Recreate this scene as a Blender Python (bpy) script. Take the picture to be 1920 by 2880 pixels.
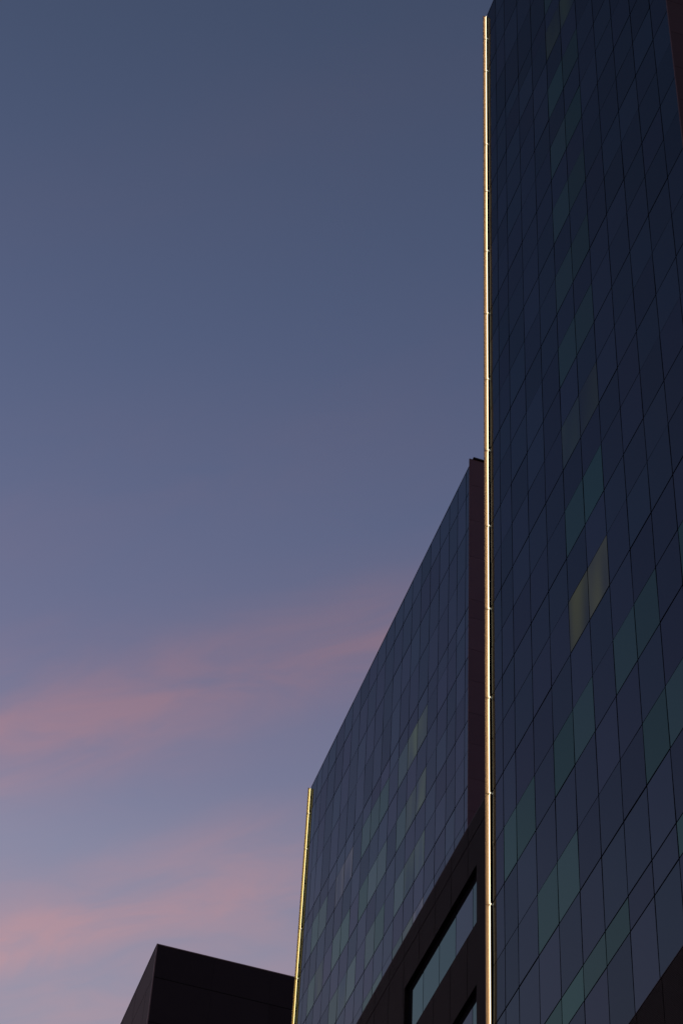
import bpy, math, random
from mathutils import Matrix, Vector

random.seed(11)
sc = bpy.context.scene
COL = sc.collection
for o in list(bpy.data.objects):
    bpy.data.objects.remove(o)

# ------------------------------------------------------------------ camera
# World axes: X = into the facades, Y = along the street (away), Z = up.
CAMZ = 1.6
F_PX, W_PX, H_PX = 6750.0, 1920.0, 2880.0
UP = Vector((0.04284355, -0.66110258, 0.7490713))       # world axes seen in camera space (x right, y down, z forward)
AWAY = Vector((-0.31672299, 0.7021004, 0.63776295))
NRM = AWAY.cross(UP)
cam_d = bpy.data.cameras.new('camera')
cam = bpy.data.objects.new('camera', cam_d)
COL.objects.link(cam)
right = Vector((NRM.x, AWAY.x, UP.x))
down = Vector((NRM.y, AWAY.y, UP.y))
fwd = Vector((NRM.z, AWAY.z, UP.z))
m = Matrix.Identity(4)
for i in range(3):
    m[i][0], m[i][1], m[i][2] = right[i], -down[i], -fwd[i]
m.translation = Vector((0, 0, CAMZ))
cam.matrix_world = m
cam_d.sensor_fit = 'VERTICAL'
cam_d.sensor_height = 36.0
cam_d.lens = F_PX / H_PX * 36.0
cam_d.clip_start = 0.1
cam_d.clip_end = 6000
sc.camera = cam


def project(x, y, z):
    v = Vector((x, y, z - CAMZ))
    d = v.dot(fwd)
    return 960 + F_PX * v.dot(right) / d, 1440 + F_PX * v.dot(down) / d


# ------------------------------------------------------------------ world: twilight sky
SUN_ROT, SUN_EL = math.radians(-25), math.radians(-0.5)
w = bpy.data.worlds.new('World')
sc.world = w
w.use_nodes = True
nt = w.node_tree
N, L = nt.nodes, nt.links
N.clear()


def nd(t, **k):
    n = N.new(t)
    for a, b in k.items():
        setattr(n, a, b)
    return n


def mth(op, a, b=None, c=None, clamp=False):
    n = nd('ShaderNodeMath', operation=op, use_clamp=clamp)
    for i, v in enumerate((a, b, c)):
        if v is None:
            continue
        if isinstance(v, (int, float)):
            n.inputs[i].default_value = v
        else:
            L.new(v, n.inputs[i])
    return n.outputs[0]


sky = nd('ShaderNodeTexSky', sky_type='NISHITA')
sky.sun_disc = False
sky.sun_elevation, sky.sun_rotation = SUN_EL, SUN_ROT
sky.dust_density, sky.ozone_density = 1.0, 2.0
tc = nd('ShaderNodeTexCoord')
sep = nd('ShaderNodeSeparateXYZ')
L.new(tc.outputs['Generated'], sep.inputs[0])
dx, dy, dz = sep.outputs
ramp = nd('ShaderNodeValToRGB')
L.new(dz, ramp.inputs[0])
ramp.color_ramp.interpolation = 'LINEAR'
GRADE = [(0.0, (0.922, 0.712, 0.775)), (0.21, (1.336, 0.685, 0.519)), (0.42, (2.166, 1.159, 0.812)),
         (0.583, (2.258, 1.318, 0.975)), (0.602, (2.212, 1.311, 1.003)), (0.643, (2.009, 1.236, 1.007)),
         (0.669, (1.751, 1.074, 0.93)), (0.701, (1.493, 0.95, 0.87)), (0.743, (1.225, 0.865, 0.829)),
         (0.793, (1.004, 0.756, 0.745)), (0.856, (0.811, 0.641, 0.623)), (0.875, (0.772, 0.613, 0.592)),
         (1.0, (0.637, 0.535, 0.514))]
e = ramp.color_ramp.elements
while len(e) > 1:
    e.remove(e[-1])
for i, (p, c) in enumerate(GRADE):
    el = e[0] if i == 0 else e.new(p)
    el.position = p
    el.color = (c[0] / 2.6, c[1] / 2.6, c[2] / 2.6, 1)
grade = nd('ShaderNodeVectorMath', operation='MULTIPLY')
L.new(sky.outputs[0], grade.inputs[0])
L.new(ramp.outputs[0], grade.inputs[1])
graded = nd('ShaderNodeVectorMath', operation='SCALE')
L.new(grade.outputs[0], graded.inputs[0])
graded.inputs[3].default_value = 2.6

CLOUD_SEED = 15.1
# thin pink streaks of high cloud on a flat layer (direction / height), all combed the same way
zc = mth('MAXIMUM', dz, 0.12)
u, v = mth('DIVIDE', dx, zc), mth('DIVIDE', dy, zc)
across = mth('ADD', mth('MULTIPLY', u, .628), mth('MULTIPLY', v, .778))
along = mth('SUBTRACT', mth('MULTIPLY', u, .778), mth('MULTIPLY', v, .628))
cxy = nd('ShaderNodeCombineXYZ')
L.new(mth('MULTIPLY', across, 9.0), cxy.inputs[0])
L.new(mth('MULTIPLY', along, 3.4), cxy.inputs[1])
cxy.inputs[2].default_value = CLOUD_SEED
warp = nd('ShaderNodeTexNoise')
warp.inputs['Scale'].default_value = 1.3
warp.inputs['Detail'].default_value = 4
L.new(cxy.outputs[0], warp.inputs['Vector'])
acw = mth('ADD', across, mth('MULTIPLY', mth('SUBTRACT', warp.outputs[0], .5), .065))
fine = nd('ShaderNodeTexNoise')
fine.inputs['Scale'].default_value = 2.6
fine.inputs['Detail'].default_value = 6
fine.inputs['Roughness'].default_value = .55
fine.inputs['Distortion'].default_value = .6
L.new(cxy.outputs[0], fine.inputs['Vector'])


def band(centre, width, amp):
    q = mth('DIVIDE', mth('SUBTRACT', acw, centre), width)
    return mth('MULTIPLY', mth('EXPONENT', mth('MULTIPLY', mth('MULTIPLY', q, q), -1.0)), amp)


tot = None
for c, wd, a in ((.910, .045, 1.0), (1.108, .038, 1.0), (1.052, .026, .40), (1.195, .045, .6), (.76, .06, .16),
                 (1.36, .06, .8), (1.55, .06, .6), (1.8, .09, .8), (2.3, .14, .7), (.58, .05, .08), (.3, .05, .2),
                 (0.0, .05, .2), (-.5, .09, .4), (-1.0, .1, .6), (-1.4, .1, .6), (-1.9, .15, .6)):
    b = band(c, wd, a)
    tot = b if tot is None else mth('ADD', tot, b)
# the sheets thicken towards the left end of each streak
leftw = mth('MULTIPLY', mth('SUBTRACT', mth('MULTIPLY', along, -1.0), .46), 6.0, clamp=True)
tot = mth('ADD', tot, mth('MULTIPLY', band(.945, .050, .55), leftw))
tot = mth('ADD', tot, mth('MULTIPLY', band(1.118, .024, .40), leftw))
tex = mth('MULTIPLY', mth('SUBTRACT', fine.outputs[0], .19), 1.95, clamp=True)
dens = mth('MULTIPLY', tot, tex, clamp=True)
haze_low = mth('MULTIPLY', mth('SUBTRACT', dz, .10), 6.0, clamp=True)
dens = mth('MULTIPLY', mth('MULTIPLY', dens, haze_low), .92)
# lit underside of cloud: warmer and a little brighter than the sky behind it
lift = nd('ShaderNodeVectorMath', operation='MULTIPLY')
L.new(graded.outputs[0], lift.inputs[0])
lift.inputs[1].default_value = (1.45, .98, .86)
addc = nd('ShaderNodeVectorMath', operation='ADD')
L.new(lift.outputs[0], addc.inputs[0])
addc.inputs[1].default_value = (.055, .022, .012)
mixc = nd('ShaderNodeMix', data_type='RGBA')
L.new(dens, mixc.inputs[0])
L.new(graded.outputs[0], mixc.inputs[6])
L.new(addc.outputs[0], mixc.inputs[7])
gain = nd('ShaderNodeVectorMath', operation='SCALE')
L.new(mixc.outputs[2], gain.inputs[0])
gain.inputs[3].default_value = 10.0
bg = nd('ShaderNodeBackground')
L.new(gain.outputs[0], bg.inputs[0])
bg.inputs[1].default_value = 0.1
out = nd('ShaderNodeOutputWorld')
L.new(bg.outputs[0], out.inputs[0])

# last trace of the sun, behind the towers
sun_d = bpy.data.lights.new('sun', 'SUN')
sun_d.energy, sun_d.angle, sun_d.color = 0.02, math.radians(12), (1.0, .72, .6)
sun = bpy.data.objects.new('sun', sun_d)
COL.objects.link(sun)
sdir = Vector((math.sin(SUN_ROT), math.cos(SUN_ROT), math.tan(math.radians(1.0))))
sun.rotation_euler = (-sdir).to_track_quat('-Z', 'Y').to_euler()

sc.view_settings.view_transform = 'Standard'
sc.view_settings.look = 'None'
sc.view_settings.exposure = 0.0
sc.view_settings.gamma = 1.0
sc.view_settings.use_curve_mapping = False


# ------------------------------------------------------------------ materials
def new_mat(name):
    mt = bpy.data.materials.new(name)
    mt.use_nodes = True
    mt.node_tree.nodes.clear()
    return mt, mt.node_tree.nodes, mt.node_tree.links


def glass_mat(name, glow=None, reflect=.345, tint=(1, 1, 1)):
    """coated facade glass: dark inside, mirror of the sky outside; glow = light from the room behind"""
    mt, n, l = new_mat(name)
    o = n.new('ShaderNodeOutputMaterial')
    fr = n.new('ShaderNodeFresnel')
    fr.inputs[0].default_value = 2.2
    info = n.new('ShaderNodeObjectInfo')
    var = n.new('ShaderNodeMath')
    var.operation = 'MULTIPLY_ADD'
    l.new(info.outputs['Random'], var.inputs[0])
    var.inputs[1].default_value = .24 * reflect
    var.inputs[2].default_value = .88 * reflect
    fac = n.new('ShaderNodeMath')
    fac.operation = 'MULTIPLY'
    l.new(fr.outputs[0], fac.inputs[0])
    l.new(var.outputs[0], fac.inputs[1])
    hue = n.new('ShaderNodeMix')
    hue.data_type = 'RGBA'
    h2 = n.new('ShaderNodeMath')
    h2.operation = 'FRACT'
    h3 = n.new('ShaderNodeMath')
    h3.operation = 'MULTIPLY'
    l.new(info.outputs['Random'], h3.inputs[0])
    h3.inputs[1].default_value = 17.31
    l.new(h3.outputs[0], h2.inputs[0])
    l.new(h2.outputs[0], hue.inputs[0])
    hue.inputs[6].default_value = (.71 * tint[0], .97 * tint[1], 1.16 * tint[2], 1)
    hue.inputs[7].default_value = (.76 * tint[0], .94 * tint[1], 1.18 * tint[2], 1)
    gl = n.new('ShaderNodeBsdfGlossy')
    gl.inputs['Roughness'].default_value = .015
    l.new(hue.outputs[2], gl.inputs['Color'])
    df = n.new('ShaderNodeBsdfDiffuse')
    df.inputs[0].default_value = (.010, .013, .020, 1)
    mx = n.new('ShaderNodeMixShader')
    l.new(fac.outputs[0], mx.inputs[0])
    l.new(df.outputs[0], mx.inputs[1])
    l.new(gl.outputs[0], mx.inputs[2])
    last = mx.outputs[0]
    if glow:
        em = n.new('ShaderNodeEmission')
        em.inputs[0].default_value = (*glow, 1)
        tcn = n.new('ShaderNodeTexCoord')
        mp = n.new('ShaderNodeMapping')
        mp.inputs['Scale'].default_value = (1, 1.4, .5)
        l.new(tcn.outputs['Object'], mp.inputs[0])
        off = n.new('ShaderNodeVectorMath')
        off.operation = 'ADD'
        l.new(mp.outputs[0], off.inputs[0])
        comb = n.new('ShaderNodeCombineXYZ')
        mul = n.new('ShaderNodeMath')
        mul.operation = 'MULTIPLY'
        mul.inputs[1].default_value = 40
        l.new(info.outputs['Random'], mul.inputs[0])
        l.new(mul.outputs[0], comb.inputs[1])
        l.new(comb.outputs[0], off.inputs[1])
        nz = n.new('ShaderNodeTexNoise')
        nz.inputs['Scale'].default_value = 1.2
        nz.inputs['Detail'].default_value = 0
        l.new(off.outputs[0], nz.inputs['Vector'])
        st = n.new('ShaderNodeMath')
        st.operation = 'MULTIPLY_ADD'
        l.new(nz.outputs[0], st.inputs[0])
        st.inputs[1].default_value = 2.6
        st.inputs[2].default_value = -.3
        l.new(st.outputs[0], em.inputs[1])
        ad = n.new('ShaderNodeAddShader')
        l.new(last, ad.inputs[0])
        l.new(em.outputs[0], ad.inputs[1])
        last = ad.outputs[0]
    l.new(last, o.inputs[0])
    return mt


def metal_mat(name, col, rough=.5, spec=.3, metallic=0.0, vary=.25, scale=.6):
    mt, n, l = new_mat(name)
    o = n.new('ShaderNodeOutputMaterial')
    p = n.new('ShaderNodeBsdfPrincipled')
    p.inputs['Roughness'].default_value = rough
    p.inputs['Specular IOR Level'].default_value = spec
    p.inputs['Metallic'].default_value = metallic
    g = n.new('ShaderNodeNewGeometry')
    nz = n.new('ShaderNodeTexNoise')
    nz.inputs['Scale'].default_value = scale
    nz.inputs['Detail'].default_value = 5
    l.new(g.outputs['Position'], nz.inputs['Vector'])
    info = n.new('ShaderNodeObjectInfo')
    a = n.new('ShaderNodeMath')
    a.operation = 'ADD'
    l.new(nz.outputs[0], a.inputs[0])
    l.new(info.outputs['Random'], a.inputs[1])
    b = n.new('ShaderNodeMath')
    b.operation = 'MULTIPLY_ADD'
    l.new(a.outputs[0], b.inputs[0])
    b.inputs[1].default_value = vary
    b.inputs[2].default_value = 1 - vary
    sc_ = n.new('ShaderNodeVectorMath')
    sc_.operation = 'SCALE'
    sc_.inputs[0].default_value = col
    l.new(b.outputs[0], sc_.inputs[3])
    l.new(sc_.outputs[0], p.inputs['Base Color'])
    l.new(p.outputs[0], o.inputs[0])
    return mt


def emit_mat(name, col, strength):
    mt, n, l = new_mat(name)
    o = n.new('ShaderNodeOutputMaterial')
    em = n.new('ShaderNodeEmission')
    em.inputs[0].default_value = (*col, 1)
    em.inputs[1].default_value = strength
    l.new(em.outputs[0], o.inputs[0])
    return mt


M = {}
GREEN = (1.05, 1.45, 1.04)
M['glass'] = glass_mat('facade_glass')
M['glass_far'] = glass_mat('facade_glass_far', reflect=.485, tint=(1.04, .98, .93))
M['teal_dim'] = glass_mat('green_pane_dim', reflect=.36, tint=(1.08, 1.34, 1.0))
M['teal'] = glass_mat('green_pane', reflect=.36, tint=GREEN)
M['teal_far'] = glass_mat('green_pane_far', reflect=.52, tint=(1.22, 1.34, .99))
M['teal_window'] = glass_mat('green_window', reflect=.60, tint=(.92, 1.08, .86))
M['olive'] = glass_mat('room_olive', (.0028, .0040, .0), .34)
M['yellow'] = glass_mat('room_yellow', (.0165, .0160, .0015), .33)
M['pale'] = glass_mat('room_pale', (.0150, .0190, .0030), .46)
M['rose'] = glass_mat('room_rose', (.0270, .0230, .0210), .48)
M['core'] = metal_mat('joint_black', (.006, .007, .012), .8, .1)
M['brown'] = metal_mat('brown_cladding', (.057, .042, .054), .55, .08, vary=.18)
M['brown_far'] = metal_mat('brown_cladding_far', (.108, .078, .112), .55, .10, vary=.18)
M['brown_edge'] = metal_mat('brown_edge', (.075, .054, .070), .5, .12)
M['ribbed'] = metal_mat('ribbed_black_cladding', (.0160, .0175, .0205), .5, .07, vary=.2)
M['recess'] = metal_mat('recess_black', (.010, .009, .011), .7, .1)
M['slate'] = metal_mat('slate_panel', (.021, .0205, .028), .5, .035, vary=.2)
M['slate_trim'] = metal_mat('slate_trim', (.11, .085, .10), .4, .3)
M['roof'] = metal_mat('roof_dark', (.05, .05, .055), .8, .2)
M['housing'] = metal_mat('lamp_housing', (.012, .009, .008), .5, .2)
M['reflector'] = metal_mat('bronze_reflector', (.62, .42, .25), .42, .4, vary=.08, scale=9)
M['reflector_y'] = metal_mat('brass_reflector', (.62, .46, .17), .42, .4, vary=.08, scale=9)
M['led'] = emit_mat('warm_lamp', (1.0, .80, .50), 3.2)
M['led_y'] = emit_mat('yellow_lamp', (1.0, .84, .42), 2.8)
M['cap'] = emit_mat('lamp_end_light', (1.0, .85, .6), 1.7)
M['ground'] = metal_mat('asphalt', (.05, .05, .053), .9, .2, vary=.3, scale=.4)

# ------------------------------------------------------------------ geometry helpers
CUBE_V = [(-.5, -.5, -.5), (.5, -.5, -.5), (.5, .5, -.5), (-.5, .5, -.5), (-.5, -.5, .5), (.5, -.5, .5), (.5, .5, .5), (-.5, .5, .5)]
CUBE_F = [(0, 3, 2, 1), (4, 5, 6, 7), (0, 1, 5, 4), (1, 2, 6, 5), (2, 3, 7, 6), (3, 0, 4, 7)]
_cubes = {}
PANES = {'glass', 'glass_far', 'teal_dim', 'teal', 'teal_far', 'teal_window', 'olive', 'yellow', 'pale', 'rose'}


def cube_mesh(mat):
    if mat not in _cubes:
        me = bpy.data.meshes.new('block_' + mat)
        me.from_pydata(CUBE_V, [], CUBE_F)
        me.materials.append(M[mat])
        if mat in PANES:                                   # coated outer face only; cut edges are dark
            me.materials.append(M['core'])
            for k, f in enumerate(me.polygons):
                f.material_index = 0 if k == 5 else 1
        _cubes[mat] = me
    return _cubes[mat]


def local(o):
    return Matrix.LocRotScale(o.location, o.rotation_euler, o.scale)


def world(o):
    p = o.parent
    return local(o) if p is None else world(p) @ o.matrix_parent_inverse @ local(o)


def adopt(o, parent):
    if parent is not None:
        o.parent = parent
        o.matrix_parent_inverse = world(parent).inverted()


def box(name, x0, x1, y0, y1, z0, z1, mat, parent=None, tilt=0.0):
    o = bpy.data.objects.new(name, cube_mesh(mat))
    COL.objects.link(o)
    o.location = ((x0 + x1) / 2, (y0 + y1) / 2, (z0 + z1) / 2)
    o.scale = (x1 - x0, y1 - y0, z1 - z0)
    if tilt:
        o.rotation_euler = (0, random.uniform(-tilt, tilt), random.uniform(-tilt, tilt))
    adopt(o, parent)
    return o


def mesh_obj(name, verts, faces, mat, parent=None, loc=(0, 0, 0)):
    me = bpy.data.meshes.new(name)
    me.from_pydata(verts, [], faces)
    me.materials.append(M[mat])
    o = bpy.data.objects.new(name, me)
    COL.objects.link(o)
    o.location = loc
    adopt(o, parent)
    return o


def thing(name, loc, label, cat, group=None):
    o = bpy.data.objects.new(name, None)
    COL.objects.link(o)
    o.location = loc
    o.empty_display_size = 2
    o['label'], o['category'] = label, cat
    if group:
        o['group'] = group
    return o


# ------------------------------------------------------------------ ground
g = mesh_obj('ground', [(-3000, -3000, 0), (3000, -3000, 0), (3000, 3000, 0), (-3000, 3000, 0)], [(0, 1, 2, 3)], 'ground')
g['kind'] = 'structure'

# ------------------------------------------------------------------ the two towers
D = 20.0                      # metres from the camera's line to the tall facade
D2 = D * 1.4353               # the farther tower stands further back
ROWS = [(4.882, 'D'), (4.7772, 'D'), (4.6385, 'D'), (4.499, 'f'), (4.3415, 'D'), (4.275, 'f'), (4.165, 'D'), (4.0595, 'f'),
        (3.9515, 'D'), (3.853, 'f'), (3.7432, 'D'), (3.6445, 'f'), (3.538, 'D'), (3.438, 'f'), (3.3304, 'D'), (3.2335, 'f'),
        (3.1255, 'D'), (3.0225, 'f'), (2.9165, 'D'), (2.8186, 'f'), (2.7097, 'D'), (2.6118, 'f'), (2.5034, 'D'), (2.3912, 'f'),
        (2.2842, 'D'), (2.1669, 'f'), (2.0595, 'D'), (1.937, 'g'), (1.8813, 'g'), (1.74, 'D')]
HALF = {'D': .030, 'f': .015, 'g': .026}
Z = lambda r: CAMZ + r * D
ROOF_Z = Z(ROWS[0][0])
PROUD = .17                   # end walls stand proud of the glass by this much


def tower(name, x, cols, room, base, label, group, depth, max_row, lowest, gap=1.0):
    """cols: joint positions along the street (near end first); room(col, row) -> pane material"""
    y0, y1 = cols[0], cols[-1]
    root = thing(name, (x + depth / 2, (y0 + y1) / 2, 0), label, 'tower', group)
    box('inner_wall', x + .075, x + depth, y0 + .06, y1 - .01, 0, ROOF_Z - .15, 'core', root)
    box('roof', x + .04, x + depth + .02, y0 + .01, y1 + .02, ROOF_Z - .149, ROOF_Z - .02, 'roof', root)
    box('roof_edge', x - .012, x + .06, y0 + .03, y1 - .002, ROOF_Z - .03, ROOF_Z + .01, 'core', root)
    cells = []
    for ci in range(len(cols) - 1):
        for ri in range(max_row):
            (ra, ta), (rb, tb) = ROWS[ri], ROWS[ri + 1]
            za, zb = Z(ra) - HALF[ta] * gap, Z(rb) + HALF[tb] * gap
            ya, yb = cols[ci] + .024 * gap, cols[ci + 1] - .024 * gap
            if ri == 0:
                za = ROOF_Z - .031
            pts = [project(x, yy, zz) for yy in (ya, yb) for zz in (za, zb)]
            cx, cy = sum(p[0] for p in pts) / 4, sum(p[1] for p in pts) / 4
            xs, ys = [p[0] for p in pts], [p[1] for p in pts]
            seen = max(xs) > 0 and min(xs) < W_PX and max(ys) > 0 and min(ys) < H_PX and zb > lowest - 3
            a = abs((pts[1][0] - pts[0][0]) * (pts[2][1] - pts[0][1]) - (pts[1][1] - pts[0][1]) * (pts[2][0] - pts[0][0]))
            cells.append((0 if seen else 1, -a, ci, ri, ya, yb, za, zb))
    cells.sort()
    rv, rf = [], []
    for k, (hid, _, ci, ri, ya, yb, za, zb) in enumerate(cells):
        if hid or k >= 300:
            b = len(rv)
            rv += [((x if vx < 0 else x + .03) - root.location.x, (ya if vy < 0 else yb) - root.location.y, za if vz > 0 else zb)
                   for vx, vy, vz in CUBE_V]
            rf += [tuple(b + i for i in f) for f in CUBE_F]
            continue
        box('glass_pane', x, x + .03, ya, yb, zb, za, room(ci, ri), root, tilt=.004)
    if rv:
        r = mesh_obj('glass_panes', rv, rf, base, root, tuple(root.location))
        r['kind'] = 'stuff'
        r.data.materials.append(M['core'])
        for k, f in enumerate(r.data.polygons):
            f.material_index = 0 if k % 6 == 5 else 1
    # near end wall: brown cladding panels, standing proud of the glass
    ew = box('end_wall', x + .02, x + depth, y0 + .006, y0 + .058, 0, ROOF_Z - .02, 'core', root)
    xs = [x - PROUD] + [x + 1.9 + 3.0 * k for k in range(int(depth // 3))]
    for ri in range(min(max_row, len(ROWS) - 1)):
        za = ROOF_Z if ri == 0 else Z(ROWS[ri][0]) - .007
        zb = Z(ROWS[ri + 1][0]) + .007
        for k in range(len(xs) - 1):
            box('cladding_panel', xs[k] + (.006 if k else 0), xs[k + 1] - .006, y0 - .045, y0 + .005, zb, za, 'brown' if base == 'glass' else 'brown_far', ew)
    box('edge_trim', x - PROUD - .012, x - PROUD - .001, y0 - .047, y0 + .006, Z(ROWS[max_row][0]), ROOF_Z - .004, 'brown_edge', ew)
    box('coping', x + .03, x + depth + .05, y0 - .11, y0 + .25, ROOF_Z + .012, ROOF_Z + .13, 'slate', root)
    # far end wall, its flange carrying the light strip
    fw = box('end_wall', x + .02, x + depth, y1 + .011, y1 + .06, 0, ROOF_Z - .02, 'core', root)
    box('edge_flange', x - PROUD, x + 2.0, y1 + .062, y1 + .10, Z(ROWS[max_row][0]), ROOF_Z - .03, 'brown', fw)
    return root


def light_strip(x, y1, max_row, label, led, refl):
    """LED bar in the corner between glass and flange; it washes the bronze flange and is mirrored in the glass"""
    zb_all = Z(ROWS[max_row][0])
    root = thing('light_strip', (x - .05, y1, zb_all), label, 'light', 'vertical light strips on the tower edges')
    yf = y1 + .058                                       # face of the bronze sheet
    dl = [Z(r) for r, t in ROWS[:max_row + 1] if t == 'D']
    dl[0] = ROOF_Z - .05
    for k in range(len(dl) - 1):
        za, zb = dl[k] - .008, dl[k + 1] + .008
        box('reflector', x - PROUD, x - .012, yf, yf + .0035, zb, za, refl, root)
        hs = box('lamp_housing', x - .048, x - .018, yf - .066, yf - .002, zb + .03, za - .03, 'housing', root)
        box('lamp_lens', x - .053, x - .0485, yf - .062, yf - .004, zb + .03, za - .03, led, hs)
        box('end_light', x - .048, x - .020, yf - .071, yf - .040, zb - .02, zb + .026, 'cap', root)
    return root


# columns of the tall tower (near end first)
tc_ = [1.76] + [2.497 - .0737 * k for k in range(9, -1, -1)] + [2.5485, 2.6005]
tall_cols = [c * D for c in tc_]
NT = len(tall_cols) - 1        # 12 columns; paper index c0 = farthest


def row_below(r):
    """index of the pane row whose lower joint is ratio r"""
    return min(range(1, len(ROWS)), key=lambda i: abs(ROWS[i][0] - r)) - 1


tall_rooms = {}
for r, kind in ((4.3415, 'teal_dim'), (4.165, 'olive'), (3.9515, 'teal_dim'), (3.7432, 'teal_dim'), (3.538, 'teal_dim'),
                (3.3304, 'teal_dim'), (3.1255, 'teal_dim'), (2.9165, 'olive'), (2.7097, 'teal'), (2.5034, 'yellow')):
    tall_rooms[(5, row_below(r))] = kind
    tall_rooms[(6, row_below(r))] = kind
for c in (1, 2, 4, 5, 7, 8, 10, 11):
    tall_rooms[(c, row_below(2.2842))] = 'teal'
for c in (3, 4, 8, 9, 11):
    tall_rooms[(c, row_below(2.0595))] = 'teal'
for c in (3, 4, 5, 6, 9):
    tall_rooms[(c, row_below(1.8813))] = 'teal'


def tall_room(ci, ri):
    return tall_rooms.get((NT - 1 - ci, ri), 'glass')


tall = tower('glass_tower', D, tall_cols, tall_room, 'glass',
             'tall dark blue glass tower filling the right side of the picture', 'glass towers', 15.0, len(ROWS) - 1, Z(1.76))
light_strip(D, tall_cols[-1], len(ROWS) - 1,
            'long warm white light strip on the left edge of the tall right-hand tower', 'led', 'reflector')

lc = [2.6885, 2.7207, 2.7646, 2.8088] + [2.8088 + .0515 * k for k in range(1, 15)] + [3.574, 3.608, 3.652]
left_cols = [c * D2 for c in lc]
left_rooms = {}
for r, kinds in ((4.165, {5: 'pale', 6: 'pale', 7: 'teal_far', 9: 'teal_far', 10: 'teal_far', 11: 'teal_far', 13: 'rose', 14: 'rose', 16: 'teal_far', 17: 'teal_far'}),
                 (3.9515, {5: 'pale', 6: 'pale', 7: 'teal_far', 9: 'teal_far', 10: 'teal_far', 11: 'teal_far', 13: 'teal_far', 14: 'teal_far', 16: 'pale', 17: 'teal_far'}),
                 (3.7432, {5: 'pale', 6: 'pale', 7: 'teal_far', 9: 'teal_far', 10: 'teal_far', 12: 'teal_far', 13: 'pale', 14: 'teal_far'}),
                 (3.538, {5: 'rose', 6: 'pale', 7: 'teal_far', 9: 'teal_far', 10: 'teal_far'})):
    for c, k in kinds.items():
        left_rooms[(c, row_below(r))] = k
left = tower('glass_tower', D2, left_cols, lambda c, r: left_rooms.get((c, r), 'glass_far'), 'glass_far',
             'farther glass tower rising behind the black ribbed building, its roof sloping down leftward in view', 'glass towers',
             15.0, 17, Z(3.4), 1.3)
light_strip(D2, left_cols[-1], 17, 'shorter yellow light strip on the left edge of the farther glass tower', 'led_y', 'reflector_y')

# ------------------------------------------------------------------ black ribbed building between the towers
_ribs = {}


def ribbed_mesh(wd, ht, pitch=.056, deep=.022):
    key = (round(wd, 3), round(ht, 3))
    if key in _ribs:
        return _ribs[key]
    nrib = max(1, round(ht / pitch))
    p = ht / nrib
    prof = [(0.0, 0.0)]
    for i in range(nrib):
        z = i * p
        prof += [(-deep, z + p * .12), (-deep, z + p * .5), (0.0, z + p * .62), (0.0, z + p)]
    vs, fs = [], []
    for px, pz in prof:
        vs += [(px, 0, pz), (px, wd, pz)]
    for i in range(len(prof) - 1):
        fs.append((2 * i, 2 * i + 2, 2 * i + 3, 2 * i + 1))
    # back and end closures so that the sheet has thickness
    k = len(vs)
    vs += [(.03, 0, 0), (.03, wd, 0), (.03, 0, ht), (.03, wd, ht)]
    fs += [(k, k + 1, k + 3, k + 2), (0, 1, k + 1, k), (2 * len(prof) - 2, k + 2, k + 3, 2 * len(prof) - 1)]
    fs += [tuple([k] + [2 * i for i in range(len(prof))][0:1] + [2 * len(prof) - 2, k + 2])]
    me = bpy.data.meshes.new('ribbed_sheet')
    me.from_pydata(vs, [], fs)
    me.materials.append(M['ribbed'])
    _ribs[key] = me
    return me


def ribbed(x, ya, yb, za, zb, parent):
    o = bpy.data.objects.new('cladding_panel', ribbed_mesh(yb - ya, zb - za))
    COL.objects.link(o)
    o.location = (x, ya, za)
    adopt(o, parent)
    return o


XB = D * 1.006
ZB = lambda r: CAMZ + r * XB
YB = lambda r: r * XB
blk = thing('ribbed_building', (XB + 4, YB(3.2), 0),
            'black ribbed metal building with recessed strip windows between the two glass towers', 'building')
REC = XB * .0063
box('inner_wall', XB + .42, XB + 8.2, YB(2.606), YB(3.80), 0, ZB(2.5125), 'recess', blk)
box('roof', XB - .02, XB + 8.25, YB(2.605), YB(3.801), ZB(2.5135), ZB(2.517), 'slate', blk)
vj = [2.606, 2.6252] + [2.6999 + .0747 * k for k in range(15)]
WIN_R, WIN_L = 2.6615, 2.992
hj = [2.5132, 2.4775, 2.409, 2.298, 2.1815, 2.0705, 1.954, 1.843, 1.7265]
wins = {(2.409, 2.298), (2.1815, 2.0705), (1.954, 1.843)}
G = .016
for k in range(len(vj) - 1):
    a, b = vj[k], vj[k + 1]
    for q in range(len(hj) - 1):
        za, zb = hj[q], hj[q + 1]
        top = ZB(za) - (.022 if q == 1 else 0)
        spans = [(a, b, True, True)]
        if (za, zb) in wins:
            spans = []
            if a < WIN_R:
                spans.append((a, min(b, WIN_R), True, b <= WIN_R))
            if b > WIN_L:
                spans.append((max(a, WIN_L), b, a >= WIN_L, True))
            if a < WIN_L < b and a < WIN_R < b:
                spans = []
        for s0, s1, ga, gb in spans:
            ribbed(XB, YB(s0) + (G if ga else 0), YB(s1) - (G if gb else 0), ZB(zb) + (.022 if q == 0 else 0), top, blk)
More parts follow.
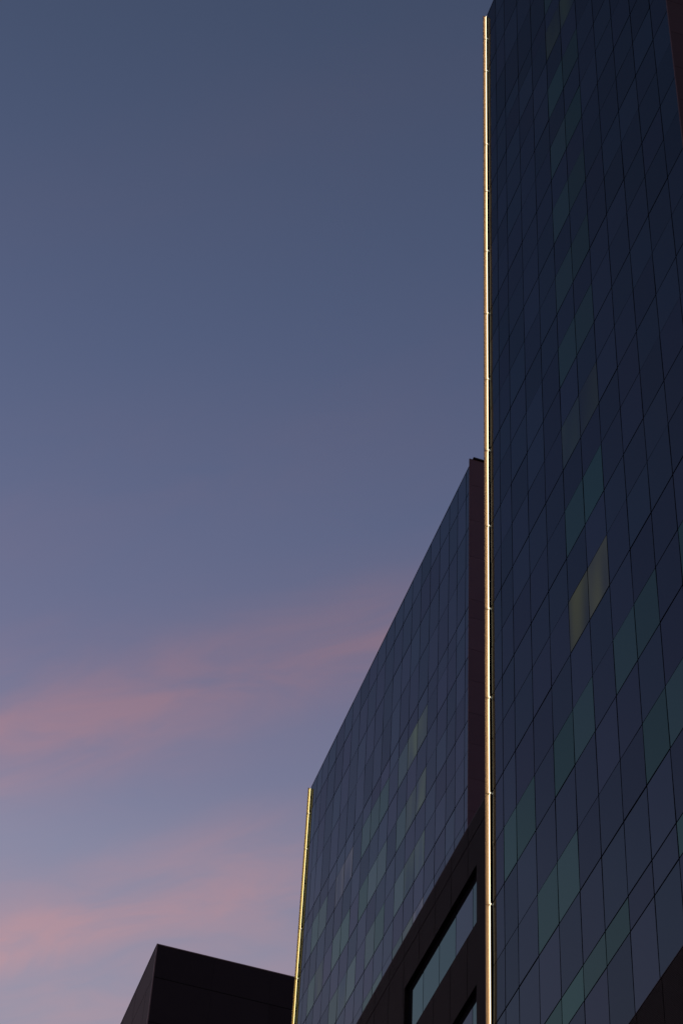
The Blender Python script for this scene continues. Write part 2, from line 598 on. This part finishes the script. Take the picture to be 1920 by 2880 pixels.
# backing that closes the thin joints between the panels, left open at the windows
for za, zb in ((2.513, 2.409), (2.298, 2.1815), (2.0705, 1.954), (1.843, 0)):
    box('backing', XB + .032, XB + .41, YB(2.607), YB(3.79), (0 if zb == 0 else ZB(zb)), ZB(za), 'recess', blk)
for za, zb in sorted(wins, reverse=True):
    box('backing', XB + .032, XB + .41, YB(2.607), YB(WIN_R) - .001, ZB(zb) + .002, ZB(za) - .002, 'recess', blk)
    box('backing', XB + .032, XB + .41, YB(WIN_L) + .001, YB(3.79), ZB(zb) + .002, ZB(za) - .002, 'recess', blk)
    wn = box('window', XB + REC + .04, XB + REC + .09, YB(WIN_R), YB(WIN_L), ZB(zb), ZB(za), 'core', blk)
    ms = [WIN_R] + [r * 1.0063 for r in (2.6796, 2.7541, 2.8283, 2.9022)] + [WIN_L]
    kinds = ['teal_window', 'glass_far', 'teal_window', 'teal_window', 'teal_window']
    for k in range(5):
        box('glass_pane', XB + REC, XB + REC + .025, YB(ms[k]) + (.001 if k == 0 else .022), YB(ms[k + 1]) - (.001 if k == 4 else .022),
            ZB(zb) + .002, ZB(za) - .002, kinds[k], wn, tilt=.0015)

# ------------------------------------------------------------------ ribbed base in front of the tall tower
XP = D - .35
ZP = CAMZ + 1.7555 * XP
pod = thing('podium_building', (XP + .15, 2.1 * XP, 0), 'black ribbed base under the tall glass tower at the lower right corner', 'building')
box('inner_wall', XP + .032, XP + .34, 1.60 * XP, 2.63 * XP, 0, ZP - .03, 'recess', pod)
box('coping', XP - .03, XP + .345, 1.59 * XP, 2.64 * XP, ZP - .028, ZP, 'slate', pod)
pj = [1.60 + .0747 * k for k in range(14)]
for k in range(len(pj) - 1):
    for zt, zb in ((ZP - .03, ZP - 2.3), (ZP - 2.31, ZP - 4.6)):
        ribbed(XP, pj[k] * XP + G, pj[k + 1] * XP - G, zb, zt, pod)

# ------------------------------------------------------------------ dark panelled building at the lower left
DC = D * 1.45
xc, yc, zc_ = DC, 5.109 * DC, CAMZ + 4.0625 * DC
sl = thing('dark_building', (xc + 10, yc + 15, 0), 'dark flat-roofed building with smooth panels at the lower left', 'building')
box('inner_wall', xc + .03, xc + 22, yc + .03, yc + 44, 0, zc_ - .12, 'core', sl)
box('roof', xc + .01, xc + 22.05, yc + .01, yc + 44.05, zc_ - .11, zc_ - .03, 'roof', sl)
zrows = [zc_ - .10, zc_ - 3.2] + [zc_ - 3.2 - 4.2 * k for k in range(1, 5)]
ycols = [yc + .035, yc + 2.04] + [yc + 2.04 + 4.1 * k for k in range(1, 11)]
xcols = [xc + .05] + [xc + 4.7 * k for k in range(1, 6)]
GP = .028
for q in range(len(zrows) - 1):
    for k in range(len(ycols) - 1):
        if q == 0 and k == 0:
            continue
        ya = yc + .035 if (q == 0 and k == 1) else ycols[k] + GP
        box('wall_panel', xc - .01, xc + .028, ya, ycols[k + 1] - GP, zrows[q + 1] + GP, zrows[q] - (GP if q else 0), 'slate', sl)
    for k in range(len(xcols) - 1):
        box('wall_panel', xcols[k] + (.004 if q == 0 else .004), xcols[k + 1] - .004, yc - .01, yc + .028, zrows[q + 1] + GP, zrows[q] - (GP if q else 0), 'slate', sl)
box('lower_wall', xc - .008, xc + .028, yc + .03, yc + 44, 0, zrows[-1], 'slate', sl)
box('lower_wall', xc + .03, xc + 21, yc - .008, yc + .028, 0, zrows[-1], 'slate', sl)
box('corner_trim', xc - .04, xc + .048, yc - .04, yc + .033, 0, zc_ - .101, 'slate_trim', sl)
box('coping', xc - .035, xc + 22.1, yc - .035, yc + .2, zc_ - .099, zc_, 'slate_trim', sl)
box('coping', xc - .035, xc + .2, yc + .201, yc + 44.1, zc_ - .099, zc_, 'slate', sl)
